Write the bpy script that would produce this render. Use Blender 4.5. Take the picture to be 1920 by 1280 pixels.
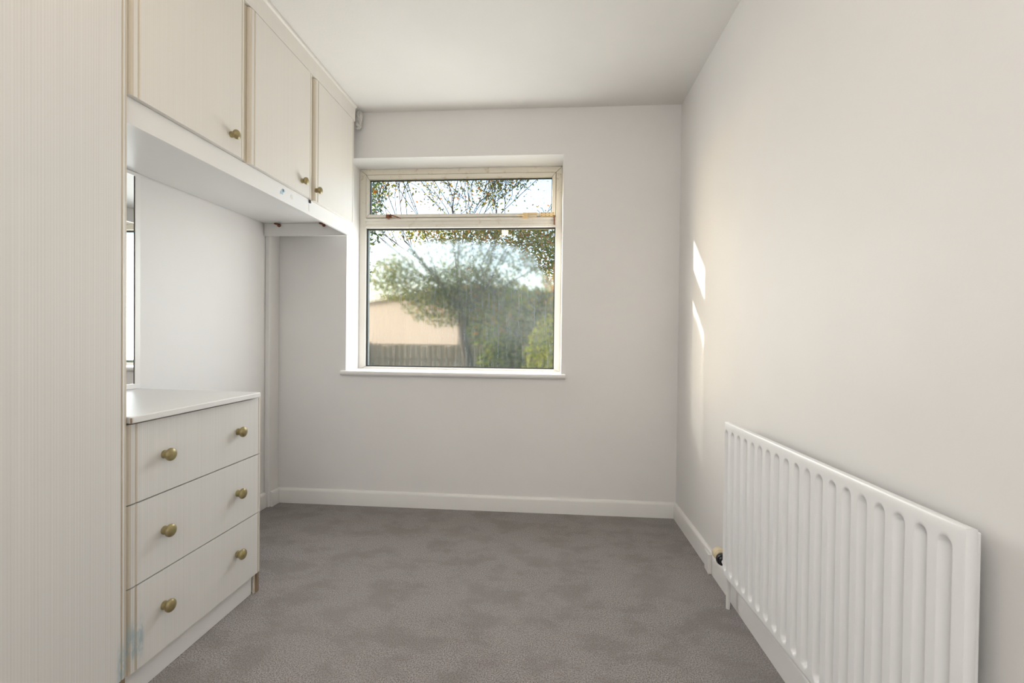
import bpy, bmesh, math, random
from mathutils import Vector, Matrix
R = math.radians
S = bpy.context.scene
for o in list(bpy.data.objects): bpy.data.objects.remove(o)
COL = S.collection

# ------------------------------------------------------------------ camera
cam_d = bpy.data.cameras.new('camera')
cam_d.sensor_width = 36.0
cam_d.lens = 883.4 / 1920 * 36
cam_d.clip_start = 0.02
cam_d.clip_end = 500
cam = bpy.data.objects.new('camera', cam_d)
COL.objects.link(cam)
M = [[0.99674024, 0.07992102, 0.01102369],
     [0.01187819, -0.01022428, -0.99987718],
     [-0.07979850, 0.99674875, -0.01114027]]
right, down, fwd = Vector(M[0]), Vector(M[1]), Vector(M[2])
rot = Matrix((right, -down, -fwd)).transposed().to_4x4()
cam.matrix_world = Matrix.Translation((0, 0, 1.05)) @ rot
S.camera = cam

# ------------------------------------------------------------------ light and exposure
S.view_settings.view_transform = 'Standard'
S.view_settings.look = 'None'
S.view_settings.gamma = 1.0
S.view_settings.use_curve_mapping = False
S.view_settings.exposure = .07

SUN_AZ = math.atan2(0.351, -0.878)       # horizontal direction from the room towards the sun
SUN_EL = R(19.0)
SKY_STRENGTH = .48
SUN_STRENGTH = 6
WINDOW_FILL_POWER = 15.5
BOUNCE_FILL_POWER = 42
BULB_STRENGTH = 48

world = bpy.data.worlds.new('sky')
S.world = world
world.use_nodes = True
wn = world.node_tree.nodes; wl = world.node_tree.links
bg = wn['Background']
sky = wn.new('ShaderNodeTexSky')
sky.sky_type = 'NISHITA'
sky.sun_disc = False
sky.sun_elevation = SUN_EL
sky.sun_rotation = math.atan2(-0.878, 0.351)   # clockwise from +Y
sky.air_density = 1.0
sky.dust_density = 2.5
sky.ozone_density = 1.0
wl.new(sky.outputs[0], bg.inputs[0])
bg.inputs[1].default_value = SKY_STRENGTH

sd = bpy.data.lights.new('sun', 'SUN')
sd.energy = SUN_STRENGTH
sd.angle = R(0.6)
sd.color = (1.0, 0.93, 0.82)
sun = bpy.data.objects.new('sun', sd)
COL.objects.link(sun)
sun_dir = Vector((math.cos(SUN_EL) * math.cos(SUN_AZ), math.cos(SUN_EL) * math.sin(SUN_AZ), math.sin(SUN_EL)))
sun.rotation_euler = sun_dir.to_track_quat('Z', 'Y').to_euler()
sun.location = (-6, 5, 6)

def area(name, loc, target, sx, sy, power, col):
    a = bpy.data.lights.new(name, 'AREA'); a.shape = 'RECTANGLE'; a.size = sx; a.size_y = sy; a.energy = power; a.color = col
    o = bpy.data.objects.new(name, a); COL.objects.link(o); o.location = loc
    o.rotation_euler = (Vector(loc) - Vector(target)).to_track_quat('Z', 'Y').to_euler(); return o
# added fill lamps: one at the pane boosts daylight, one bounces behind the camera
area('window_fill', (-.59, 3.012, 1.29), (-.59, 0, 1.29), 1.18, .86, WINDOW_FILL_POWER, (.96, .975, .97))
area('bounce_fill', (-.45, -.62, 1.15), (-.45, -1.2, 2.2), 1.2, .9, BOUNCE_FILL_POWER, (.985, .985, .98))

# ------------------------------------------------------------------ material helpers
def mat(name, col, rough=0.5, metal=0.0, spec=0.5):
    m = bpy.data.materials.new(name); m.use_nodes = True
    b = m.node_tree.nodes['Principled BSDF']
    b.inputs['Base Color'].default_value = (*col, 1)
    b.inputs['Roughness'].default_value = rough
    b.inputs['Metallic'].default_value = metal
    b.inputs['Specular IOR Level'].default_value = spec
    return m

class N:
    """small node wrapper"""
    def __init__(s, m):
        s.t = m.node_tree; s.b = s.t.nodes.get('Principled BSDF')
    def new(s, typ, **kw):
        n = s.t.nodes.new(typ)
        for k, v in kw.items(): setattr(n, k, v)
        return n
    def link(s, a, b): s.t.links.new(a, b)
    def coord(s, scale=(1, 1, 1), loc=(0, 0, 0)):
        g = s.new('ShaderNodeNewGeometry'); mp = s.new('ShaderNodeMapping')
        mp.inputs['Scale'].default_value = scale; mp.inputs['Location'].default_value = loc
        s.link(g.outputs['Position'], mp.inputs['Vector']); return mp.outputs[0]
    def noise(s, scale, detail=3, rough=0.5, co=None, vec=(1, 1, 1)):
        n = s.new('ShaderNodeTexNoise')
        n.inputs['Scale'].default_value = scale; n.inputs['Detail'].default_value = detail
        n.inputs['Roughness'].default_value = rough
        s.link(co or s.coord(vec), n.inputs['Vector']); return n.outputs[0]
    def ramp(s, fac, stops):
        r = s.new('ShaderNodeValToRGB'); e = r.color_ramp.elements
        while len(e) < len(stops): e.new(0.5)
        for i, (p, c) in enumerate(stops):
            e[i].position = p; e[i].color = (*c, 1) if len(c) == 3 else c
        s.link(fac, r.inputs[0]); return r.outputs[0]
    def val(s, fac, a, b, lo=0.0, hi=1.0, smooth=True):
        r = s.new('ShaderNodeMapRange'); r.interpolation_type = 'SMOOTHSTEP' if smooth else 'LINEAR'
        r.inputs['From Min'].default_value = a; r.inputs['From Max'].default_value = b
        r.inputs['To Min'].default_value = lo; r.inputs['To Max'].default_value = hi
        s.link(fac, r.inputs[0]); return r.outputs[0]
    def math(s, op, a, b=None):
        n = s.new('ShaderNodeMath', operation=op)
        for i, v in enumerate((a, b)):
            if v is None: continue
            if isinstance(v, (int, float)): n.inputs[i].default_value = v
            else: s.link(v, n.inputs[i])
        return n.outputs[0]
    def mix(s, fac, a, b, blend='MIX'):
        n = s.new('ShaderNodeMixRGB', blend_type=blend)
        for i, v in enumerate((fac, a, b)):
            if isinstance(v, (int, float)): n.inputs[i].default_value = v
            elif isinstance(v, tuple): n.inputs[i].default_value = (*v, 1)
            else: s.link(v, n.inputs[i])
        return n.outputs[0]
    def sep(s, co=None):
        n = s.new('ShaderNodeSeparateXYZ'); s.link(co or s.coord(), n.inputs[0]); return n.outputs
    def bump(s, h, strength=0.2, dist=0.002):
        n = s.new('ShaderNodeBump'); n.inputs['Strength'].default_value = strength
        n.inputs['Distance'].default_value = dist
        s.link(h, n.inputs['Height']); s.link(n.outputs[0], s.b.inputs['Normal'])

def paint(name, col, rough=0.6, bumps=0.12, vary=0.03):
    m = mat(name, col, rough); n = N(m)
    a = n.noise(2.2, 4)
    n.link(n.mix(n.val(a, .3, .7, 0, 1), tuple(c * (1 - vary) for c in col), col), n.b.inputs['Base Color'])
    n.bump(n.noise(90, 3), bumps, 0.0015)
    return m

MT = {}
MT['wall'] = paint('wall_paint', (0.80, 0.783, 0.765), 0.55)
MT['ceiling'] = paint('ceiling_paint', (0.82, 0.80, 0.765), 0.8, 0.25)
MT['gloss'] = paint('gloss_white', (0.83, 0.815, 0.79), 0.3, 0.04)
MT['radiator'] = paint('radiator_enamel', (0.84, 0.84, 0.84), 0.28, 0.02, 0.01)
MT['outside'] = paint('outside_render', (0.30, 0.24, 0.195), 0.9)
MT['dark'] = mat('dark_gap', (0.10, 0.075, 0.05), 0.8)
MT['tan'] = mat('aged_edge', (0.56, 0.49, 0.38), 0.5)
MT['chip'] = mat('chipboard', (0.28, 0.20, 0.13), 0.85)
MT['rust'] = mat('rust', (0.20, 0.075, 0.035), 0.7, 0.2)
MT['black'] = mat('black_rubber', (0.012, 0.012, 0.014), 0.3)
MT['cream'] = mat('cream_plastic', (0.78, 0.66, 0.45), 0.4)
MT['blue'] = mat('blue_flake', (0.42, 0.56, 0.66), 0.6)
MT['brass_pale'] = mat('pale_painted_brass', (0.72, 0.55, 0.30), 0.45, 0.2)

# old gold knobs
m = mat('old_gold', (0.30, 0.255, 0.12), 0.36, 0.35); n = N(m)
n.link(n.mix(n.val(n.noise(60, 2), .35, .7), (0.34, 0.29, 0.13), (0.26, 0.20, 0.10)), n.b.inputs['Base Color'])
MT['knob'] = m

# laminate with fine vertical pinstripe grain (stripes vary along world Y)
def laminate(name, base, dark, stripe=1.0, stain=None):
    m = mat(name, base, 0.42); n = N(m)
    f1 = n.noise(1.0, 2, 0.6, co=n.coord((60, 230, 0.7)))
    f2 = n.noise(1.0, 1, 0.5, co=n.coord((30, 60, 0.25)))
    w = n.new('ShaderNodeTexWave'); w.wave_type = 'BANDS'; w.bands_direction = 'Y'
    w.inputs['Scale'].default_value = 46.0; w.inputs['Distortion'].default_value = 0.9
    w.inputs['Detail'].default_value = 1.0; w.inputs['Detail Scale'].default_value = 0.4
    n.link(n.coord((1, 1, .02)), w.inputs['Vector'])
    fac = n.math('ADD', n.math('MULTIPLY', n.val(f1, .3, .7), .55), n.math('MULTIPLY', n.val(w.outputs[1], .1, .9), .45))
    c = n.mix(n.math('MULTIPLY', fac, stripe), base, dark)
    c = n.mix(n.val(f2, .45, .75, 0, .35), c, tuple(x * 0.95 for x in base))
    if stain:
        (y0, y1, z0, z1) = stain
        o = n.sep()
        my = n.math('MULTIPLY', n.val(o[1], y0 - .006, y0 + .012), n.val(o[1], y1 - .006, y1 + .006, 1, 0))
        mz = n.math('MULTIPLY', n.val(o[2], z0 - .03, z0 + .03), n.val(o[2], z1 - .05, z1 + .03, 1, 0))
        k = n.math('MULTIPLY', n.math('MULTIPLY', my, mz), n.val(n.noise(38, 4, .7, vec=(1, 1, .5)), .36, .62))
        c = n.mix(n.math('MULTIPLY', k, .8), c, (0.36, 0.47, 0.50))
    n.link(c, n.b.inputs['Base Color'])
    return m
LB, LD = (0.76, 0.745, 0.715), (0.65, 0.632, 0.595)
MT['lam'] = laminate('striped_laminate', LB, LD, 0.68)
MT['lam_top'] = laminate('faint_striped_laminate', (0.77, 0.74, 0.69), (0.71, 0.675, 0.615), 0.4)
MT['lam_w'] = laminate('striped_laminate_wardrobe', LB, LD, 0.68, (1.168, 1.25, .10, .20))
MT['lam_d'] = laminate('striped_laminate_bottom_drawer', LB, LD, 0.68, (1.215, 1.268, .12, .23))
MT['edge_w'] = laminate('aged_edge_wardrobe', (0.60, 0.53, 0.42), (0.52, 0.45, 0.35), 0.6, (1.165, 1.25, .10, .20))
MT['edge_d'] = laminate('aged_edge_drawer', (0.60, 0.53, 0.42), (0.52, 0.45, 0.35), 0.6, (1.205, 1.268, .12, .23))
MT['edge'] = laminate('aged_edge_strip', (0.68, 0.62, 0.52), (0.60, 0.53, 0.43), 0.6)
MT['carcass'] = mat('carcass_white', (0.80, 0.79, 0.77), 0.4)

# window frame: old cream paint with brown grime in patches
m = mat('window_frame_paint', (0.80, 0.77, 0.70), 0.4); n = N(m)
g = n.val(n.noise(14, 5, .75), .54, .70)
o = n.sep()
hi = n.val(o[2], 1.5, 2.1)
c = n.mix(n.math('MULTIPLY', n.math('MULTIPLY', g, hi), .7), n.mix(hi, (0.82, 0.79, 0.73), (0.78, 0.73, 0.62)), (0.42, 0.29, 0.16))
n.link(c, n.b.inputs['Base Color']); n.bump(n.noise(40, 3), .15)
MT['frame'] = m

# carpet: short taupe pile with brushed patches
m = mat('carpet_pile', (0.22, 0.20, 0.19), 0.95, spec=0.1); n = N(m)
fine = n.noise(230, 3, .75); mid = n.noise(5.5, 5, .65, vec=(1, 1.3, 1)); big = n.noise(2.1, 3, .55)
c = n.mix(n.val(fine, .3, .7), (0.105, 0.093, 0.089), (0.46, 0.42, 0.405))
c = n.mix(n.val(mid, .44, .62, 0, .5), c, (0.185, 0.163, 0.150))
c = n.mix(n.val(big, .4, .7, 0, .25), c, (0.34, 0.31, 0.305))
n.link(c, n.b.inputs['Base Color'])
n.bump(n.math('ADD', n.noise(260, 3, .7), n.math('MULTIPLY', n.noise(9, 3), 2.0)), .5, .004)
n.b.inputs['Sheen Weight'].default_value = 0.15
MT['carpet'] = m

# glass: thin clear pane
def glass(name):
    m = bpy.data.materials.new(name); m.use_nodes = True; t = m.node_tree; t.nodes.clear()
    n = N(m); out = n.new('ShaderNodeOutputMaterial')
    tr = n.new('ShaderNodeBsdfTransparent'); tr.inputs[0].default_value = (.97, .985, .98, 1)
    gl = n.new('ShaderNodeBsdfGlossy'); gl.inputs['Roughness'].default_value = 0.0
    fr = n.new('ShaderNodeFresnel'); fr.inputs[0].default_value = 1.5
    mx = n.new('ShaderNodeMixShader')
    gq = n.new('ShaderNodeNewGeometry'); n.link(n.math('MULTIPLY', fr.outputs[0], n.math('SUBTRACT', 1.0, gq.outputs['Backfacing'])), mx.inputs[0]); n.link(tr.outputs[0], mx.inputs[1]); n.link(gl.outputs[0], mx.inputs[2])
    n.link(mx.outputs[0], out.inputs[0]); return m
MT['glass'] = glass('window_glass')
m = mat('mirror_silver', (0.93, 0.95, 0.94), 0.0, 1.0); MT['mirror'] = m

# condensation film on the lower pane
m = bpy.data.materials.new('condensation'); m.use_nodes = True; m.node_tree.nodes.clear(); n = N(m)
out = n.new('ShaderNodeOutputMaterial')
o = n.sep()
u = n.math('DIVIDE', n.math('ADD', o[0], .615), .575)
ua = n.math('ABSOLUTE', u)
ztop = n.math('SUBTRACT', 1.672, n.math('MULTIPLY', n.math('POWER', ua, 4.0), .15))
wob = n.math('MULTIPLY', n.math('SUBTRACT', n.noise(7, 3, .6), .5), .05)
top = n.val(n.math('SUBTRACT', n.math('ADD', ztop, wob), o[2]), -.012, .05)
leftw = n.math('ADD', n.val(o[2], 1.55, 1.25, -1.175, -1.215), wob)
lft = n.val(n.math('SUBTRACT', o[0], leftw), -.008, .03)
rgtw = n.val(o[2], 1.52, 1.36, -.06, .06)
rgt = n.val(n.math('SUBTRACT', rgtw, o[0]), -.01, .06)
fog = n.math('MULTIPLY', n.math('MULTIPLY', top, lft), rgt)
streak = n.val(n.noise(1, 4, .7, co=n.coord((55, 1, 3.0))), .30, .66, .90, 1.0)
drips = n.val(n.noise(1, 1, .5, co=n.coord((90, 1, .9), (3.3, 0, 0))), .68, .72, 1.0, .45)
blot = n.val(n.noise(160, 2, .5), .3, .6, .95, 1.0)
fog = n.math('MULTIPLY', n.math('MULTIPLY', fog, streak), n.math('MULTIPLY', drips, blot))
tr = n.new('ShaderNodeBsdfTransparent')
r1 = n.new('ShaderNodeBsdfRefraction'); r1.inputs['Roughness'].default_value = .25; r1.inputs['IOR'].default_value = 1.05
r2 = n.new('ShaderNodeBsdfRefraction'); r2.inputs['Roughness'].default_value = .5; r2.inputs['IOR'].default_value = 1.16
r1.inputs[0].default_value = (.95, .97, 1, 1); r2.inputs[0].default_value = (.93, .96, 1, 1)
tl = n.new('ShaderNodeBsdfTranslucent'); tl.inputs[0].default_value = (.70, .80, .88, 1)
m1 = n.new('ShaderNodeMixShader'); m1.inputs[0].default_value = .2
n.link(r1.outputs[0], m1.inputs[1]); n.link(r2.outputs[0], m1.inputs[2])
m2 = n.new('ShaderNodeMixShader'); n.link(n.val(n.noise(1, 4, .7, co=n.coord((70, 1, 5.0), (1.7, 0, 0))), .35, .7, .03, .13), m2.inputs[0])
n.link(m1.outputs[0], m2.inputs[1]); n.link(tl.outputs[0], m2.inputs[2])
mx = n.new('ShaderNodeMixShader'); n.link(n.math('MULTIPLY', fog, .97), mx.inputs[0])
n.link(tr.outputs[0], mx.inputs[1]); n.link(m2.outputs[0], mx.inputs[2]); n.link(mx.outputs[0], out.inputs[0])
MT['fog'] = m

# outdoors
def leafmat(name, col, trans=0.55):
    m = bpy.data.materials.new(name); m.use_nodes = True; m.node_tree.nodes.clear(); n = N(m)
    out = n.new('ShaderNodeOutputMaterial'); d = n.new('ShaderNodeBsdfDiffuse'); t = n.new('ShaderNodeBsdfTranslucent')
    c = n.mix(n.val(n.noise(3.0, 2), .3, .7), tuple(x * .75 for x in col), tuple(min(1, x * 1.2) for x in col))
    n.link(c, d.inputs[0]); n.link(c, t.inputs[0])
    mx = n.new('ShaderNodeMixShader'); mx.inputs[0].default_value = trans
    n.link(d.outputs[0], mx.inputs[1]); n.link(t.outputs[0], mx.inputs[2]); n.link(mx.outputs[0], out.inputs[0]); return m
LEAF = dict(olive=leafmat('leaf_olive', (.29, .29, .04)), green=leafmat('leaf_green', (.15, .21, .035)),
            orange=leafmat('leaf_orange', (.55, .24, .06)), yellow=leafmat('leaf_yellow', (.45, .36, .07)),
            dark=leafmat('leaf_dark', (.05, .09, .03)), bluegreen=leafmat('leaf_bluegreen', (.14, .20, .17)),
            lime=leafmat('leaf_lime', (.27, .28, .04)))
m = mat('bark', (0.10, 0.075, 0.055), .9); n = N(m); n.bump(n.noise(12, 4), .6, .02); MT['bark'] = m
m = mat('lawn', (0.08, 0.11, 0.035), .95); n = N(m)
n.link(n.mix(n.noise(1.5, 5), (.05, .08, .02), (.15, .17, .06)), n.b.inputs['Base Color']); MT['lawn'] = m
m = mat('fence_wood', (0.25, 0.18, 0.12), .85); n = N(m)
n.link(n.mix(n.noise(1, 4, .6, vec=(9, 9, 1)), (.24, .165, .10), (.42, .31, .20)), n.b.inputs['Base Color']); MT['fence'] = m
MT['roof'] = mat('roof_felt', (0.20, 0.17, 0.15), .9)

# ------------------------------------------------------------------ geometry helpers
def meta(o, label=None, cat=None, group=None, kind=None):
    if label: o['label'] = label
    if cat: o['category'] = cat
    if group: o['group'] = group
    if kind: o['kind'] = kind
    return o
def empty(name, loc, label=None, cat=None, group=None, kind=None):
    o = bpy.data.objects.new(name, None); o.location = loc; o.empty_display_size = .1
    COL.objects.link(o); WL[o.name] = Vector(loc)
    return meta(o, label, cat, group, kind)
WL = {}
class G:
    """mesh collector in world coordinates"""
    def __init__(s): s.v = []; s.f = []; s.m = []
    def quad(s, pts, mi=0):
        k = len(s.v); s.v += [Vector(p) for p in pts]; s.f.append(tuple(range(k, k + len(pts)))); s.m.append(mi)
    def box(s, x0, x1, y0, y1, z0, z1, mi=0):
        k = len(s.v)
        s.v += [Vector(p) for p in ((x0,y0,z0),(x1,y0,z0),(x1,y1,z0),(x0,y1,z0),(x0,y0,z1),(x1,y0,z1),(x1,y1,z1),(x0,y1,z1))]
        for f in ((0,3,2,1),(4,5,6,7),(0,1,5,4),(1,2,6,5),(2,3,7,6),(3,0,4,7)):
            s.f.append(tuple(k + i for i in f)); s.m.append(mi)
    def prism(s, poly, axis, a, b, mi=0, mids=None, cap=None):
        """extrude a 2-D polygon along an axis; poly given in the other two axes in xyz order"""
        def P(p, t):
            q = list(p); q.insert(axis, t); return Vector(q)
        k = len(s.v); n = len(poly)
        s.v += [P(p, a) for p in poly] + [P(p, b) for p in poly]
        for i in range(n):
            j = (i + 1) % n
            s.f.append((k + i, k + j, k + n + j, k + n + i)); s.m.append(mids[i] if mids else mi)
        s.f.append(tuple(k + i for i in reversed(range(n)))); s.m.append(mi if cap is None else cap)
        s.f.append(tuple(k + n + i for i in range(n))); s.m.append(mi if cap is None else cap)
    def lathe(s, prof, centre, axis, seg=20, mi=0):
        """prof: (distance along axis, radius)"""
        ax = Vector(axis).normalized(); a = ax.orthogonal().normalized(); b = ax.cross(a); c = Vector(centre)
        k = len(s.v)
        for (d, r) in prof:
            for i in range(seg):
                t = 2 * math.pi * i / seg
                s.v.append(c + ax * d + (a * math.cos(t) + b * math.sin(t)) * r)
        for j in range(len(prof) - 1):
            for i in range(seg):
                i2 = (i + 1) % seg
                s.f.append((k + j*seg + i, k + j*seg + i2, k + (j+1)*seg + i2, k + (j+1)*seg + i)); s.m.append(mi)
        s.f.append(tuple(k + i for i in reversed(range(seg)))); s.m.append(mi)
        s.f.append(tuple(k + (len(prof)-1)*seg + i for i in range(seg))); s.m.append(mi)
    def tube(s, pts, rads, seg=8, mi=0):
        pts = [Vector(p) for p in pts]; k = len(s.v)
        for j, p in enumerate(pts):
            d = (pts[min(j+1, len(pts)-1)] - pts[max(j-1, 0)]).normalized()
            a = d.cross(Vector((0.13, 0.31, 0.94)) if abs(d.z) < .9 else Vector((1, 0.05, 0))).normalized(); b = d.cross(a)
            r = rads[j] if isinstance(rads, (list, tuple)) else rads
            for i in range(seg):
                t = 2 * math.pi * i / seg; s.v.append(p + (a * math.cos(t) + b * math.sin(t)) * r)
        for j in range(len(pts) - 1):
            for i in range(seg):
                i2 = (i + 1) % seg
                s.f.append((k + j*seg + i, k + j*seg + i2, k + (j+1)*seg + i2, k + (j+1)*seg + i)); s.m.append(mi)
        s.f.append(tuple(k + i for i in reversed(range(seg)))); s.m.append(mi)
        s.f.append(tuple(k + (len(pts)-1)*seg + i for i in range(seg))); s.m.append(mi)
    def build(s, name, mats, parent=None, loc=None, bevel=0, smooth=False, fix=True, **kw):
        if not isinstance(mats, (list, tuple)): mats = [mats]
        if loc is None:
            if parent is not None:
                xs = [v.x for v in s.v]; ys = [v.y for v in s.v]; zs = [v.z for v in s.v]
                loc = ((min(xs)+max(xs))/2, (min(ys)+max(ys))/2, (min(zs)+max(zs))/2)
            else:
                xs = [v.x for v in s.v]; ys = [v.y for v in s.v]; zs = [v.z for v in s.v]
                loc = ((min(xs)+max(xs))/2, (min(ys)+max(ys))/2, min(zs))
        L = Vector(loc)
        me = bpy.data.meshes.new(name)
        me.from_pydata([v - L for v in s.v], [], s.f)
        for q in mats: me.materials.append(MT[q] if isinstance(q, str) else q)
        me.polygons.foreach_set('material_index', s.m)
        if fix:
            bm = bmesh.new(); bm.from_mesh(me); bmesh.ops.recalc_face_normals(bm, faces=bm.faces); bm.to_mesh(me); bm.free()
        if smooth:
            me.polygons.foreach_set('use_smooth', [True] * len(me.polygons))
            me.set_sharp_from_angle(angle=R(40))
        me.update()
        o = bpy.data.objects.new(name, me); COL.objects.link(o)
        WL[o.name] = L
        if parent is not None:
            o.parent = parent; o.location = L - WL[parent.name]
        else: o.location = L
        if bevel:
            b = o.modifiers.new('bevel', 'BEVEL'); b.width = bevel; b.segments = 2; b.limit_method = 'ANGLE'
        return meta(o, **kw)
def B(name, mats, x0, x1, y0, y1, z0, z1, parent=None, bevel=0, **kw):
    g = G(); g.box(x0, x1, y0, y1, z0, z1); return g.build(name, mats, parent, bevel=bevel, **kw)

# ------------------------------------------------------------------ room shell
XL, XR, YB, ZC = -1.71, 0.745, 2.81, 2.402
YF = -1.25                       # rear wall, behind the camera
OX0, OX1, OZ0, OZ1 = -1.25, 0.069, 0.82, 2.127      # window opening
YO = 3.15                        # outer face of the window wall
st = dict(kind='structure')
g = G(); g.box(XL - .2, XR + .2, YF - .2, YO, -.12, 0); g.build('floor', 'carpet', **st)
g = G(); g.box(XL - .2, XR + .2, YF - .2, YO, ZC, ZC + .15); g.build('ceiling', 'ceiling', **st)
g = G(); g.box(XL - .2, XL, YF - .2, YO, 0, ZC); g.build('wall_left', 'wall', **st)
g = G(); g.box(XR, XR + .2, YF - .2, YO, 0, ZC); g.build('wall_right', 'wall', **st)
g = G()
g.box(XL, OX0, YB, YO, 0, ZC); g.box(OX1, XR, YB, YO, 0, ZC)
g.box(OX0, OX1, YB, YO, 0, OZ0)
g.box(OX0, OX1, YB - .003, YO, OZ1, ZC)       # plastered lintel, a few millimetres proud
wb = g.build('wall_back', 'wall', **st)
DX0, DX1 = -.75, .05
g = G(); g.box(XL, DX0, YF - .2, YF, 0, ZC); g.box(DX1, XR, YF - .2, YF, 0, ZC); g.box(DX0, DX1, YF - .2, YF, 2.02, ZC)
g.build('wall_rear', 'wall', **st)
door = empty('door_1', (-.35, YF - .05, 0), kind='structure')
B('door_leaf', 'gloss', DX0 + .005, DX1 - .005, YF - .1, YF - .06, .005, 2.015, door)
for (z0, z1) in ((.15, .9), (1.05, 1.9)): B('panel', 'gloss', DX0 + .12, DX1 - .12, YF - .06, YF - .05, z0, z1, door, bevel=.004)
g = G(); g.lathe([(0, .008), (.03, .008), (.032, .022), (.05, .026), (.062, .018), (.064, .004)], (DX1 - .07, YF - .06, 1.0), (0, 1, 0)); g.build('door_handle', 'knob', door, smooth=True)

# skirting: profile (depth from wall, height)
SK = [(0, 0), (.015, 0), (.015, .074), (.0135, .082), (.010, .088), (.004, .0915), (0, .092)]
g = G(); g.prism([(YB - d, z) for d, z in SK], 0, XL + .03, XR, 0); g.build('baseboard_back', 'gloss', smooth=True, **st)
g = G(); g.prism([(XR - d, z) for d, z in SK], 1, YF, YB - .015, 0); g.build('baseboard_right', 'gloss', smooth=True, **st)
g = G(); g.prism([(XL + d, z) for d, z in SK], 1, 1.86, 2.71, 0); g.build('baseboard_left', 'gloss', smooth=True, **st)
g = G(); g.prism([(XL + .03 + d, z) for d, z in SK], 1, 2.722, YB - .015, 0); g.build('baseboard_left_return', 'gloss', smooth=True, **st)
# pipe boxing in the left corner
g = G(); g.box(XL, XL + .03, 2.708, YB, 0, ZC); g.build('trim_1', 'wall', bevel=.004, **st)
# packing piece on the right skirting
g = G()
g.prism([(XR - .015, 2.225), (XR - .026, 2.215), (XR - .030, 2.15), (XR - .015, 2.15)], 2, 0, .088)
g.build('trim_2', 'gloss', bevel=.002, **st)

# ------------------------------------------------------------------ window
W = empty('window_1', (-.59, 3.03, OZ0), kind='structure')
YW = 3.0
def frame_rect(name, x0, x1, z0, z1, w, y0, y1, parent, mats='frame', bevel=.003, ws=None):
    """mitred rectangular frame, four members with fine joints; w or (left,right,bottom,top)"""
    l, r, b, t = ws if ws else (w, w, w, w); e = .0009
    g = G()
    g.prism([(x0, z0), (x1, z0), (x1 - r - e, z0 + b), (x0 + l + e, z0 + b)], 1, y0, y1)
    g.prism([(x0, z1), (x1, z1), (x1 - r - e, z1 - t), (x0 + l + e, z1 - t)], 1, y0, y1)
    g.prism([(x0, z0 + e), (x0 + l, z0 + b + e), (x0 + l, z1 - t - e), (x0, z1 - e)], 1, y0, y1)
    g.prism([(x1, z0 + e), (x1 - r, z0 + b + e), (x1 - r, z1 - t - e), (x1, z1 - e)], 1, y0, y1)
    return g.build(name, mats, parent, bevel=bevel)
GX0, GX1 = -1.205, .028
frame_rect('window_frame', OX0, OX1, OZ0, OZ1, 0, YW, YW + .075, W, ws=(.045, .041, .022, .037))
# transom: stepped section
g = G()
g.prism([(YW - .012, 1.744), (YW - .012, 1.760), (YW - .004, 1.766), (YW - .004, 1.784), (YW - .016, 1.790),
         (YW - .016, 1.803), (YW + .0, 1.809), (YW + .075, 1.809), (YW + .075, 1.744)], 0, GX0, GX1)
g.build('transom', 'frame', W, bevel=.0015)
# opening top light
sash = frame_rect('top_light', GX0 + .002, GX1 - .002, 1.811, 2.0875, 0, YW - .006, YW + .05, W, ws=(.018, .022, .022, .028))
B('pane', 'glass', GX0 + .018, .008, YW + .03, YW + .034, 1.830, 2.062, sash)
def gasket(x0, x1, z0, z1, y, parent, w=.005, sides='lrbt'):
    g = G()
    if 'b' in sides: g.box(x0, x1, y, y + .012, z0, z0 + w)
    if 't' in sides: g.box(x0, x1, y, y + .012, z1 - w, z1)
    if 'l' in sides: g.box(x0, x0 + w, y, y + .012, z0 + w, z1 - w)
    if 'r' in sides: g.box(x1 - w, x1, y, y + .012, z0 + w, z1 - w)
    return g.build('gasket', 'black', parent)
gasket(GX0 + .019, .006, 1.832, 2.060, YW + .017, sash, .0055)
pane = B('pane', 'glass', GX0, GX1, YW + .03, YW + .036, .842, 1.744, W)
g = G(); yy = YW + .0285
g.quad([(GX0 + .007, yy, .849), (GX1 - .007, yy, .849), (GX1 - .007, yy, 1.735), (GX0 + .007, yy, 1.735)])
g.build('condensation', 'fog', pane, fix=False)
gasket(GX0, GX1, .842, 1.743, YW + .016, W, .0065)
g = G(); g.box(GX0 - .002, GX0 + .004, YW + .052, YW + .06, 1.809, 2.092); g.box(GX1 - .004, GX1 + .002, YW + .052, YW + .06, 1.809, 2.092); g.box(GX0, GX1, YW + .052, YW + .06, 2.085, 2.092)
g.build('draught_strip', 'dark', W)
# hardware on the top light
g = G(); g.box(-1.062, -1.030, YW - .030, YW - .016, 1.806, 1.826); g.box(-1.050, -1.038, YW - .044, YW - .028, 1.796, 1.822)
g.tube([(-1.035, YW - .03, 1.822), (-1.0, YW - .035, 1.812), (-.965, YW - .028, 1.800)], [.005, .004, .003])
g.build('stay_pin', 'rust', W, bevel=.003)
g = G(); g.box(-.180, -.150, YW - .028, YW - .016, 1.792, 1.830); g.box(-.150, -.088, YW - .026, YW - .018, 1.818, 1.830)
g.box(-.150, -.092, YW - .024, YW - .018, 1.802, 1.807); g.tube([(-.21, YW - .028, 1.812), (-.165, YW - .03, 1.812)], .005)
g.build('window_stay', 'brass_pale', W, bevel=.003)
g = G(); g.box(-.068, .020, YW - .024, YW - .016, 1.806, 1.832); g.build('hinge_plate', 'brass_pale', W, bevel=.002)
g = G()
for x in (-.060, -.035, -.012, .012):
    for z in (1.812, 1.826): g.lathe([(0, .003), (.003, .002)], (x, YW - .024, z), (0, -1, 0), 8)
g.build('screw', 'rust', W)
g = G(); g.box(.016, .024, YW - .030, YW - .016, 1.752, 1.812); g.build('catch', 'rust', W, bevel=.002)
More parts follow.
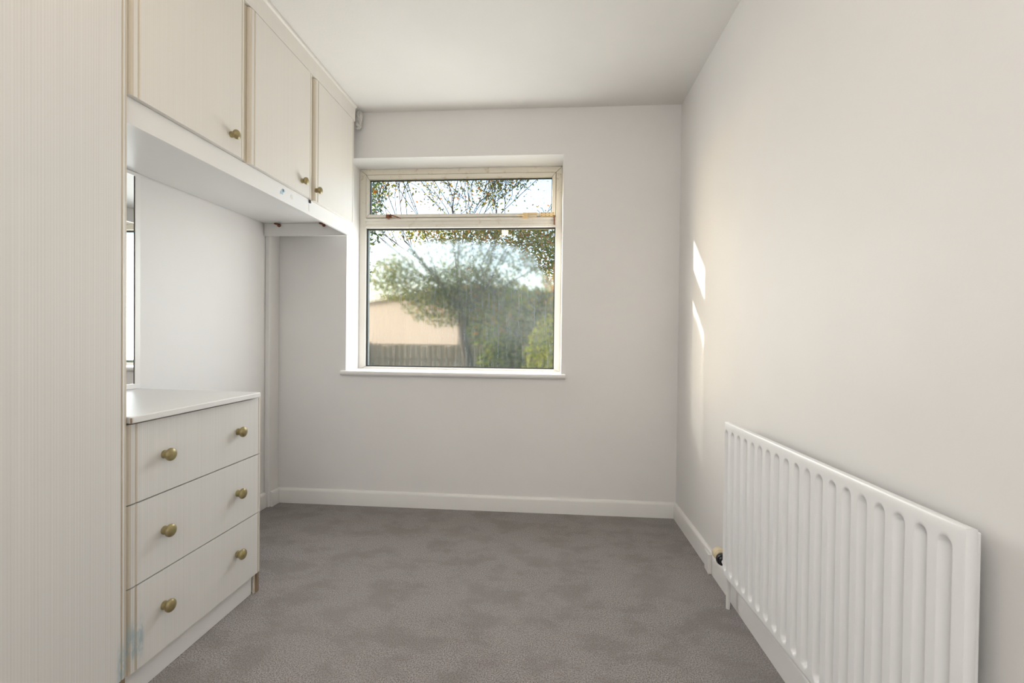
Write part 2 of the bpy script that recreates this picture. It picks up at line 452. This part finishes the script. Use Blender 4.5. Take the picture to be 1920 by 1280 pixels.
# sill board with rounded nose
g = G()
g.prism([(YW + .005, .802), (YW + .005, .829), (YB - .022, .829), (YB - .029, .826), (YB - .033, .8175), (YB - .031, .808), (YB - .024, .802)], 0, -1.275, .094)
g.build('window_sill', 'gloss', W, smooth=True)
# sill cutaway: the sill runs inside the reveal; small fillets of plaster either side are part of the wall

# ------------------------------------------------------------------ doors with post-formed, grooved edges
def front_profile(y0, y1, xf, th=.018, wide=.0, groove=True):
    """section in (x, y); returns points and edge materials (0 laminate, 1 aged edge)"""
    r = .015; pts = []; mi = []
    xb = xf - th
    def add(x, y, k): pts.append((x, y)); mi.append(k)
    add(xb, y0, 1)
    for a in range(0, 5):
        t = a / 4 * math.pi / 2
        add(xf - r + r * math.sin(t) - .0006, y0 + r - r * math.cos(t), 1 if a < 4 else 0)
    if groove:
        add(xf, y0 + .027, 1); add(xf - .0025, y0 + .029, 1); add(xf - .0025, y0 + .0335, 1); add(xf, y0 + .0355, 0)
        add(xf, y1 - .0255, 1); add(xf - .002, y1 - .024, 1); add(xf - .002, y1 - .0215, 1); add(xf, y1 - .020, 0)
    for a in range(0, 5):
        t = a / 4 * math.pi / 2
        add(xf - r + r * math.cos(t) - .0006, y1 - r + r * math.sin(t), 1)
    add(xb, y1, 1)
    return pts, mi
def knob(parent, x, y, z, d=.039):
    g = G(); s = d / .039
    g.lathe([(0, .0125*s), (.002, .0128*s), (.007, .0122*s), (.011, .0120*s), (.014, .0135*s), (.0165, .0172*s), (.0195, .0192*s), (.0235, .0195*s), (.0275, .0178*s), (.0305, .0125*s), (.032, .005*s)],
            (x, y, z), (1, 0, 0), 28)
    return g.build('knob', 'knob', parent, smooth=True)

# wardrobe (nearest, left)
wd = empty('wardrobe', (-1.43, .9, 0), 'tall off-white striped wardrobe door at the left edge, blue-green stain at its bottom corner', 'wardrobe')
XW = -1.150
g = G(); g.box(XL + .004, XW - .020, .60, .618, 0, ZC - .004); g.box(XL + .004, XW - .020, 1.190, 1.208, 0, ZC - .004)
g.box(XL + .004, XL + .01, .618, 1.19, .1, ZC - .004); g.box(XL + .004, XW - .03, .618, 1.19, .08, .098); g.box(XL + .004, XW - .03, .618, 1.19, 2.36, 2.378)
g.build('carcass', 'carcass', wd)
p, mi = front_profile(.615, 1.2055, XW)
g = G(); g.prism(p, 2, .102, 2.39, 0, mids=mi); g.build('door', ['lam_w', 'edge_w'], wd)
B('plinth', 'carcass', XW - .05, XW - .034, .618, 1.19, 0, .08, wd)
g = G(); g.box(XW - .0199, XW - .012, 1.186, 1.197, 0, .10); g.box(XW - .0199, XW - .014, 1.199, 1.208, 0, .10, 0)
g.build('edge_strip', 'chip', wd, label='bare brown chipboard edge')

# chest of drawers
ch = empty('chest_of_drawers', (-1.43, 1.52, 0), 'off-white three-drawer chest with six old-gold knobs beside the wardrobe', 'drawers')
XD = -1.165
g = G(); g.box(XL + .004, XD - .021, 1.2095, 1.226, 0, .795); g.box(XL + .004, XD - .021, 1.812, 1.828, 0, .795)
g.box(XL + .004, XL + .01, 1.226, 1.812, .09, .795); g.box(XL + .01, XD - .03, 1.226, 1.812, .085, .1)
g.build('carcass', 'carcass', ch)
for k, (z0, z1) in enumerate(((.5665, .7905), (.3305, .5625), (.0855, .3265))):
    p, mi = front_profile(1.212, 1.8295, XD)
    g = G(); g.prism(p, 2, z0, z1, 0, mids=mi)
    dr = g.build('drawer', ['lam_d', 'edge_d'] if k == 2 else ['lam', 'edge'], ch)
    zk = (.680, .448, .218)[k]
    knob(dr, XD - .0005, 1.341, zk); knob(dr, XD - .0005, 1.680, zk)
B('rail', 'dark', XD - .035, XD - .0215, 1.226, 1.812, .56, .57, ch)
B('rail', 'dark', XD - .035, XD - .0215, 1.226, 1.812, .322, .332, ch)
g = G(); g.box(XD - .038, XD - .022, 1.226, 1.800, 0, .084); g.build('plinth', 'carcass', ch, bevel=.0015)
g = G(); g.box(XD - .0209, XD - .008, 1.8125, 1.8185, 0, .084); g.box(XD - .0209, XD - .010, 1.8215, 1.828, 0, .084)
g.build('edge_strip', 'chip', ch, label='bare brown chipboard edge')
g = G(); g.box(XD - .0209, XD - .015, 1.802, 1.812, 0, .084); g.build('edge_strip', 'edge', ch)

# worktop over the chest; its far end is cut slightly askew
g = G()
zt, zb = .8155, .7965
outer = [(-1.7060, 1.2095), (-1.150, 1.2095), (-1.146, 1.2135), (-1.146, 1.790), (-1.152, 1.796), (-1.7060, 1.833)]
g.prism(outer, 2, zb, zt)
wt = g.build('worktop', 'carcass', bevel=.0055, label='white worktop with rounded front edge lying on the chest of drawers', cat='worktop')
wt.modifiers[0].segments = 4
B('end_cap', 'chip', -1.1485, -1.1455, 1.2065, 1.2095, .798, .812, wt, label='bare brown end of the worktop')
B('gap_shade_strip', 'dark', XD - .03, XD - .0215, 1.226, 1.812, .785, .7962, ch)  # dark strip stands in for the shade in the gap under the worktop

# overhead cupboard
oc = empty('overhead_cupboard', (-1.43, 1.95, 1.632), 'off-white three-door overhead cupboard bridging from the wardrobe to the window wall', 'cupboard')
XO = -1.161
g = G()
g.box(XL + .004, XO - .019, 1.2095, 2.70, 1.706, 1.722); g.box(XL + .004, XO - .019, 1.2095, 2.70, 2.375, 2.391)
g.box(XL + .004, XL + .01, 1.2095, 2.70, 1.722, 2.375)
for y in (1.2095, 1.715, 2.222, 2.685): g.box(XL + .01, XO - .019, y, y + .015, 1.722, 2.375)
g.build('carcass', 'carcass', oc)
B('fascia', 'gloss', XO - .033, XO - .017, 1.2095, 2.70, 1.632, 1.7055, oc, bevel=.001)
fas = bpy.data.objects['fascia']
g = G()
g.prism([(XO - .018, 2.307), (XO - .001, 2.309), (XO + .001, 2.384), (XO + .009, 2.389), (XO + .009, 2.4005), (XO - .018, 2.4005)], 1, 1.2095, 2.716)
cor = g.build('cornice', 'lam_top', oc, bevel=.001)
for (y0, y1, ky, kz) in ((1.214, 1.712, 1.6300, 1.770), (1.7345, 2.2175, 2.1195, 1.763), (2.2395, 2.7050, 2.2527, 1.7595)):
    p, mi = front_profile(y0, y1, XO)
    g = G(); g.prism(p, 2, 1.7065, 2.305, 0, mids=mi); d = g.build('door', ['lam_top', 'edge'], oc)
    knob(d, XO - .0005, ky, kz, .034)
B('end_panel', 'carcass', XO - .019, XO - .008, 2.7056, 2.7156, 1.7065, 2.306, oc)
for (y0, y1) in ((1.713, 1.7335), (2.2185, 2.2385)):
    B('door_gap_strip', 'tan', XO - .0185, XO - .013, y0, y1, 1.7065, 2.305, oc)
# paint flakes and a small catch on the fascia
def flake(parent, y, z, s, seed, m='blue'):
    rnd = random.Random(seed); n = 9; pts = []
    for i in range(n):
        t = 2 * math.pi * i / n; r = s * (.6 + .6 * rnd.random())
        pts.append((y + r * math.cos(t), z + r * 1.2 * math.sin(t)))
    g = G(); g.prism(pts, 0, XO - .0172, XO - .0162); return g.build('paint_flake', m, parent)
flake(fas, 1.988, 1.674, .011, 1); flake(fas, 1.998, 1.681, .008, 2); flake(fas, 2.063, 1.671, .009, 5, 'lam'); flake(fas, 1.975, 1.666, .006, 8)
B('catch', 'black', XO - .0168, XO - .010, 2.216, 2.226, 1.688, 1.703, oc, bevel=.001, label='small dark catch')
B('pencil_mark', 'lam', XO - .0169, XO - .0164, 2.213, 2.225, 1.648, 1.682, fas)

# batten closing the cupboard's far end underneath
bt = B('support_batten', 'wall', XL + .002, XO - .034, 2.692, 2.706, 1.632, 1.7055, oc, bevel=.001)
for x in (-1.612, -1.336):
    g = G()
    g.lathe([(0, .008), (.006, .010), (.012, .009), (.020, .004)], (x, 2.6915, 1.693), (.2, -1, -.1), 12)
    g.lathe([(0, .005), (.012, .006), (.022, .003)], (x - .004, 2.684, 1.700), (-1, -.3, .1), 10)
    g.build('rusty_screw', 'rust', bt, smooth=True)

# torn wallpaper scrap by the ceiling corner
rnd = random.Random(4); g = G(); cols = 4; rows = 9; grid = []
for j in range(rows):
    t = j / (rows - 1); w = .010 + .016 * math.sin(math.pi * min(1, t * 1.1)) + (.010 if j > 6 else 0)
    for i in range(cols):
        a = i / (cols - 1) - .5
        grid.append((-1.158 + a * w * 1.5 + .004 * rnd.uniform(-1, 1), 2.775 - .022 * t + .010 * rnd.uniform(-1, 1), 2.398 - .118 * t + .003 * rnd.uniform(-1, 1)))
for th in (0, .0008):
    for j in range(rows - 1):
        for i in range(cols - 1):
            a = j * cols + i
            g.quad([tuple(c + (th if k == 1 else 0) for k, c in enumerate(grid[q])) for q in (a, a + 1, a + cols + 1, a + cols)])
g.build('torn_paper', 'lam', fix=False, label='torn curl of lining paper hanging between overhead cupboard and ceiling corner', cat='paper')

# mirror on the left wall above the worktop
mr = empty('wall_mirror', (XL + .01, 1.5, .82), 'tall white-framed mirror on the left wall, half hidden behind the wardrobe', 'mirror')
my0, my1, mz0, mz1 = 1.225, 1.833, .8165, 1.704
g = G(); f = .025
g.box(XL + .0005, XL + .010, my0, my1, mz0, mz0 + .021); g.box(XL + .0005, XL + .010, my0, my1, mz1 - .015, mz1)
g.box(XL + .0005, XL + .010, my0, my0 + f, mz0 + .021, mz1 - .015); g.box(XL + .0005, XL + .010, my1 - f, my1, mz0 + .021, mz1 - .015)
g.build('mirror_frame', 'gloss', mr, bevel=.001)
B('mirror_glass', 'mirror', XL + .001, XL + .006, my0 + f, my1 - f, mz0 + .021, mz1 - .015, mr)
g = G(); g.box(XL + .0058, XL + .0072, my1 - f - .002, my1 - f, mz0 + .021, mz1 - .015); g.build('mirror_seal', 'dark', mr)

# ------------------------------------------------------------------ radiator on the right wall
rd = empty('radiator', (.69, 1.32, 0), 'white ribbed panel radiator on the right wall', 'radiator')
RY0, RY1, RZ0, RZ1 = .832, 1.815, .168, .7405
def rx(y): return .690 + (.655 - .690) * (y - RY0) / (RY1 - RY0)
NG = 19; gy0, gy1 = .873, 1.797; pitch = (gy1 - gy0) / (NG - 1)
gz0, gz1 = .192, .709; hw = .0155
def depth(y, z):
    k = round((y - gy0) / pitch); k = max(0, min(NG - 1, k)); cy = gy0 + k * pitch
    zc = max(gz0 + hw, min(gz1 - hw, z)); d = math.hypot(y - cy, (z - zc) * .8)
    t = max(0, min(1, (hw - d) / .0105)); return .0155 * (.55 * t + .45 * t * t * (3 - 2 * t))
ys = []
for k in range(NG):
    cy = gy0 + k * pitch
    for a in (-.0175, -.0155, -.0145, -.0125, -.0100, -.0075, -.0055, -.0042, 0, .0042, .0055, .0075, .0100, .0125, .0145, .0155, .0175): ys.append(cy + a)
ys = [RY0 + .006] + [y for y in ys if RY0 + .008 < y < RY1 - .004] + [RY1 - .002]
zs = [RZ0 + .004]
for a in (-.018, -.014, -.010, -.006, -.003, 0, .003, .006, .010, .014, .018): zs.append(gz0 + hw * .3 + a)
zs += [.26, .33, .40, .47, .54, .61, .66]
for a in (-.018, -.014, -.010, -.006, -.003, 0, .003, .006, .010, .014, .018): zs.append(gz1 - hw * .3 + a)
zs.append(RZ1 - .004); zs = sorted(set(zs))
g = G(); ny, nz = len(ys), len(zs)
for z in zs:
    for y in ys: g.v.append(Vector((rx(y) + depth(y, z), y, z)))
for j in range(nz - 1):
    for i in range(ny - 1):
        a = j * ny + i; g.f.append((a, a + ny, a + ny + 1, a + 1)); g.m.append(0)
# rolled rim round the pressed face, then back
def ring(idx, off_in):
    pass
bi = [j * ny for j in range(nz)]; ti = [(nz - 1) * ny + i for i in range(ny)]; ri = [j * ny + ny - 1 for j in reversed(range(nz))]; li = [i for i in reversed(range(ny))]
loop = bi + ti[1:] + ri[1:] + li[1:-1]
def push(k, dx, grow):
    base = len(g.v)
    for q in loop:
        v = g.v[q].copy()
        cy, cz = (RY0 + RY1) / 2, (RZ0 + RZ1) / 2
        v.y += grow if q in RS else (-grow if q in LS else 0)
        v.z += grow if q in TS else (-grow if q in BS else 0)
        v.x += dx; g.v.append(v)
    return base
LS = set(bi); TS = set(ti); RS = set(ri); BS = set(li)
prev = loop
for dx, gr in ((.0015, .003), (.005, .004), (.015, .004), (.022, .001)):
    b0 = push(0, dx, gr); cur = list(range(b0, b0 + len(loop)))
    for i in range(len(loop)):
        j = (i + 1) % len(loop); g.f.append((prev[i], prev[j], cur[j], cur[i])); g.m.append(0)
    prev = cur
g.f.append(tuple(reversed(prev))); g.m.append(0)
g.build('panel', 'radiator', rd, smooth=True)
for y in (1.02, 1.62):
    g = G(); g.box(rx(y) + .0205, XR - .0005, y - .02, y + .02, .25, .66); g.build('wall_bracket', 'radiator', rd, bevel=.002)
g = G(); g.box(rx(RY0) + .0205, rx(RY0) + .034, RY0 + .012, RY0 + .03, RZ0 + .02, RZ1 - .01); g.build('back_seam', 'radiator', rd, bevel=.003)
g = G(); g.lathe([(0, .004), (.004, .008), (.012, .008), (.014, .003)], (rx(RY1 - .04) + .012, RY1 + .0, .700), (0, 1, 0), 12); g.build('bleed_plug', 'radiator', rd, smooth=True)
# valve and pipe
g = G()
g.tube([(.704, 1.885, 0), (.704, 1.885, .10), (.704, 1.885, .150)], [.0078, .0085, .0095], 14)
g.tube([(.704, 1.945, .156), (.704, 1.885, .158), (.698, 1.84, .180), (.683, 1.805, .192)], .0085, 14)
g.build('supply_pipe', 'gloss', rd, smooth=True)
g = G(); g.lathe([(0, .017), (.006, .0235), (.034, .0245), (.040, .022), (.043, .012)], (.704, 1.968, .166), (.02, 1, -.04), 28)
vh = g.build('valve_head', 'cream', rd, smooth=True, label='cream plastic valve cap')
g = G(); g.lathe([(-.016, .009), (-.014, .0165), (-.006, .0185), (-.005, .0225), (.006, .0245), (.012, .0225)], (.706, 1.955, .157), (-.05, 1, .0), 28); g.build('valve_collar', 'black', vh, smooth=True, label='black ring')

# ------------------------------------------------------------------ pendant bulb in the middle of the ceiling (its reflection shows in the pane)
pl = empty('pendant_lamp', (-.51, .84, 2.2), 'round lit bulb on a short ceiling cord, seen reflected in the window pane', 'lamp')
g = G(); g.tube([(-.51, .84, 2.385), (-.51, .84, 2.29)], .003, 8); g.build('cord', 'gloss', pl)
g = G(); g.lathe([(0, .045), (.018, .04), (.02, .01)], (-.51, .84, 2.4015), (0, 0, -1), 24); g.build('ceiling_rose', 'gloss', pl, smooth=True)
g = G(); g.lathe([(0, .008), (.01, .018), (.045, .02), (.05, .016)], (-.51, .84, 2.292), (0, 0, -1), 20); g.build('lamp_holder', 'gloss', pl, smooth=True)
m = bpy.data.materials.new('bulb_glow'); m.use_nodes = True
b = m.node_tree.nodes['Principled BSDF']; b.inputs['Base Color'].default_value = (.9, .9, .9, 1)
b.inputs['Emission Color'].default_value = (1.0, .80, .58, 1); b.inputs['Emission Strength'].default_value = BULB_STRENGTH
MT['bulb'] = m
g = G(); pr = [(-.0385 * math.cos(t), max(.0005, .0385 * math.sin(t))) for t in [math.pi * i / 12 for i in range(13)]]
g.lathe(pr, (-.51, .84, 2.203), (0, 0, 1), 24); g.build('bulb', 'bulb', pl, smooth=True)

# ------------------------------------------------------------------ garden outside
g = G(); g.box(-60, 60, -60, 70, -1.3, -1.2); g.build('lawn', 'lawn', kind='structure')

def leaves(cloud, n, size, mats, seed, parent, name='foliage', weights=None):
    """cloud: function(rnd) -> point; small folded two-triangle leaves, one joined mesh"""
    rnd = random.Random(seed); vs = []; fs = []; ms = []
    for k in range(n):
        p = cloud(rnd)
        d = Vector((rnd.gauss(0, 1), rnd.gauss(0, 1), rnd.gauss(0, .7))).normalized()
        e = d.cross(Vector((rnd.gauss(0, 1), rnd.gauss(0, 1), rnd.gauss(0, 1)))).normalized()
        s = size * rnd.uniform(.6, 1.3); i = len(vs)
        vs += [p - d * s, p + e * s * .45 + d * .1 * s, p + d * s, p - e * s * .45 + d * .1 * s + d.cross(e) * s * .25]
        fs += [(i, i + 1, i + 2), (i, i + 2, i + 3)]
        c = rnd.choices(range(len(mats)), weights)[0]
        ms += [c, c]
    L = sum(vs, Vector()) / len(vs)
    me = bpy.data.meshes.new(name); me.from_pydata([v - L for v in vs], [], fs)
    for q in mats: me.materials.append(LEAF[q])
    me.polygons.foreach_set('material_index', ms); me.update()
    o = bpy.data.objects.new(name, me); COL.objects.link(o); o.parent = parent; o.location = L - WL[parent.name]
    o['kind'] = 'stuff'; return o

def grow_tree(base, height, spread, trunk_r, seed, trunk_h, root, levels=5, fork=6, up=.9):
    rnd = random.Random(seed); g = G(); gt = G(); tips = []
    def branch(p, d, ln, r, lv, gg):
        pts = [p.copy()]; rs = [r]; q = p.copy(); dd = d.copy(); n = 5
        for i in range(n):
            dd = (dd + Vector((rnd.gauss(0, .11), rnd.gauss(0, .11), rnd.gauss(.03, .06)))).normalized()
            q = q + dd * ln / n; pts.append(q.copy()); rs.append(max(.0085, r * (1 - .45 * (i + 1) / n)))
            if lv >= 3: tips.append((q.copy(), lv))
        gg.tube(pts, rs, 8 if lv < 2 else (5 if lv < 4 else 3))
        if lv >= levels: return
        k = fork if lv == 0 else rnd.choice((2, 3, 3))
        for i in range(k):
            at = len(pts) - 1 if i == 0 else rnd.randint(2, len(pts) - 1)
            if lv == 0: at = rnd.choice((4, 5, 5))
            ax = Vector((rnd.gauss(0, 1), rnd.gauss(0, .8), 0)).normalized()
            if lv == 0:
                t = (i / (k - 1) - .5) * 2 * spread; nd = Vector((math.sin(t), rnd.uniform(-.45, .45), math.cos(t))).normalized()
            else:
                nd = (dd + ax * rnd.uniform(.35, .75) + Vector((0, 0, .12))).normalized()
            branch(pts[at], nd, ln * rnd.uniform(.6, .82) if lv else height * .34, rs[at] * (rnd.uniform(.32, .45) if lv == 0 else rnd.uniform(.5, .66)), lv + 1, g)
    branch(Vector(base), Vector((0, 0, 1)), trunk_h, trunk_r, 0, gt)
    gt.build('trunk', 'bark', root, smooth=True)
    g.build('branches', 'bark', root, fix=False, kind='stuff')
    return tips

# main autumn tree
gz = -1.2
tr = empty('autumn_tree', (-1.78, 12, gz), 'large spreading tree turning orange and yellow in the middle of the window', 'tree')
tips = grow_tree((-1.78, 12, gz), 7.0, .95, .17, 11, 2.9, tr, levels=6, fork=9)
def tipcloud(tips, rad, keep=lambda p: True):
    def f(rnd):
        for _ in range(40):
            p, lv = rnd.choice(tips)
            q = p + Vector((rnd.gauss(0, rad), rnd.gauss(0, rad), rnd.gauss(0, rad)))
            if keep(q): return q
        return q
    return f
leaves(tipcloud(tips, .16), 22000, .047, ['olive', 'green', 'orange', 'yellow', 'bluegreen'], 3, tr, weights=[4, 2, 1.5, 1.6, 2])
def blob(c, r, power=.45):
    c = Vector(c)
    def f(rnd):
        d = Vector((rnd.gauss(0, 1), rnd.gauss(0, 1), rnd.gauss(0, 1))).normalized(); k = rnd.random() ** power
        return c + Vector((d.x * r[0], d.y * r[1], d.z * r[2])) * k
    return f
leaves(blob((-2.3, 12.4, 2.05), (1.7, 1.0, .85)), 5200, .06, ['green', 'dark', 'olive', 'orange'], 5, tr, 'low_foliage', [4, 3, 4, .6])
leaves(blob((-3.95, 12.0, 2.5), (.75, .6, .65)), 1300, .055, ['green', 'olive', 'yellow'], 15, tr, 'low_foliage', [4, 4, 1])
leaves(blob((-1.5, 12.0, 2.95), (2.5, 1.0, .8)), 2600, .05, ['green', 'bluegreen', 'olive'], 16, tr, 'low_foliage', [4, 3, 3])
leaves(blob((-1.6, 11.6, 3.6), (2.4, .9, .36)), 2800, .05, ['olive', 'yellow', 'orange', 'green'], 6, tr, 'low_foliage', [4, 2.2, 1.6, 2])
leaves(blob((-.15, 11.4, 3.2), (.75, .8, .75)), 1500, .05, ['olive', 'yellow', 'orange', 'green'], 17, tr, 'low_foliage', [4, 2, 1, 3])

# dark tree at the left of the window
t2 = empty('dark_tree', (-2.75, 6.0, gz), 'dark green leafy tree at the left edge of the window view', 'tree')
tips2 = grow_tree((-2.75, 6.0, gz), 2.9, .55, .07, 5, 2.9, t2, levels=4, fork=5)
leaves(blob((-2.62, 6.0, 2.72), (.46, .5, .80)), 1500, .036, ['bluegreen', 'green', 'dark', 'orange'], 8, t2, weights=[4, 3, 2, .5])
leaves(blob((-2.58, 6.0, 1.85), (.26, .4, .45)), 600, .034, ['dark', 'green', 'lime'], 9, t2, weights=[4, 3, .5])

def bush(name, label, c, r, n, size, mats, seed, weights=None, core=None):
    e = empty(name, (c[0], c[1], gz), label, 'bush')
    g = G(); rnd = random.Random(seed)
    for k in range(5):
        a = rnd.uniform(0, 6.28); p0 = Vector((c[0] + .12 * math.cos(a), c[1] + .12 * math.sin(a), gz))
        p1 = Vector((c[0] + r[0] * .5 * math.cos(a), c[1] + r[1] * .5 * math.sin(a), c[2] + r[2] * .4))
        g.tube([p0, p0.lerp(p1, .5) + Vector((.05, 0, .1)), p1], [.05, .035, .015], 6)
    g.build('stems', 'bark', e)
    leaves(blob(c, r, .33), n, size, mats, seed, e, weights=weights)
    return e
bush('hedge', 'dark green hedge mass behind the tree trunk', (-.75, 15.4, .75), (2.1, 1.0, 1.95), 7000, .085, ['dark', 'green', 'lime', 'orange'], 21, [4, 3, 1.2, .5])
bush('bush', 'yellow-green bush low at the right of the window', (.25, 9.6, .35), (.80, .8, 1.25), 3400, .06, ['lime', 'olive', 'green', 'dark'], 22, [4, 3, 2, 1])
bush('bush', 'dark bush right of the tree trunk in front of the hedge', (-1.1, 11.3, .15), (.65, .5, .95), 2600, .06, ['dark', 'green', 'olive'], 23, [4, 3, 2])
t3 = empty('orange_tree', (1.5, 18.5, gz), 'small orange-leaved tree at the right edge of the window view', 'tree')
tips3 = grow_tree((1.5, 18.5, gz), 4.6, .9, .10, 14, 2.6, t3, levels=4, fork=5)
leaves(blob((1.35, 18.5, 3.0), (1.7, 1.2, 1.7)), 5000, .09, ['orange', 'yellow', 'olive'], 31, t3, weights=[4, 2, 2])
bush('bush', 'dark clipped shrub at the bottom left corner of the window', (-2.02, 5.2, .32), (.18, .2, .46), 500, .03, ['dark', 'bluegreen'], 24)

# fence with boards
fe = empty('garden_fence', (-2.6, 13.8, gz), 'brown board fence across the bottom of the window view', 'fence')
brd = None
for k in range(56):
    x = -7.2 + k * .165
    rnd = random.Random(k)
    if brd is None:
        g = G(); g.box(x - .075, x + .075, 13.78, 13.80, gz, .74); brd = g.build('board', 'fence', fe); L0 = brd.location.copy()
    else:
        o = brd.copy(); COL.objects.link(o); o.location = L0 + Vector((k * .165, rnd.uniform(-.004, .004), rnd.uniform(-.012, .012)))
for z in (-.8, .3): B('rail', 'fence', -7.3, 2.1, 13.80, 13.84, z, z + .08, fe)
B('capping', 'fence', -7.3, 2.1, 13.76, 13.85, .75, .79, fe)

# neighbouring flat-roofed house
hs = empty('neighbour_house', (-8.4, 27, gz), 'pinkish rendered house with a low roof at the left beyond the fence', 'house')
# its long wall faces the low sun and runs from far left to near right
A, Bq = Vector((-13.6, 33.6)), Vector((-3.9, 20.7)); dv = (Bq - A).normalized(); nv = Vector((-dv.y, dv.x)); 
if nv.x < 0: nv = -nv
def slab(g, a, b, back, front, z0, z1):
    p = [a - nv * front, b - nv * front, b + nv * back, a + nv * back]
    g.prism([(q.x, q.y) for q in p], 2, z0, z1)
g = G(); slab(g, A, Bq, 6, 0, gz, 3.05); g.build('wall', 'outside', hs)
g = G(); slab(g, A - dv * .3, Bq + dv * .3, 6.3, .3, 3.06, 3.22); g.build('roof', 'roof', hs)
# thin dark posts just outside
for k, x in enumerate((-3.085, -3.015)):
    g = G(); g.tube([(x, 8.0, gz), (x, 8.0, .98 - .08 * k)], .012, 8); g.lathe([(0, .012), (.02, .018), (.035, .006)], (x, 8.0, .98 - .08 * k), (0, 0, 1), 10)
    g.build('garden_post', 'black', label='thin dark metal post, the %s of two at the left of the window' % ('taller left' if k == 0 else 'shorter right'), cat='post', group='thin dark posts')
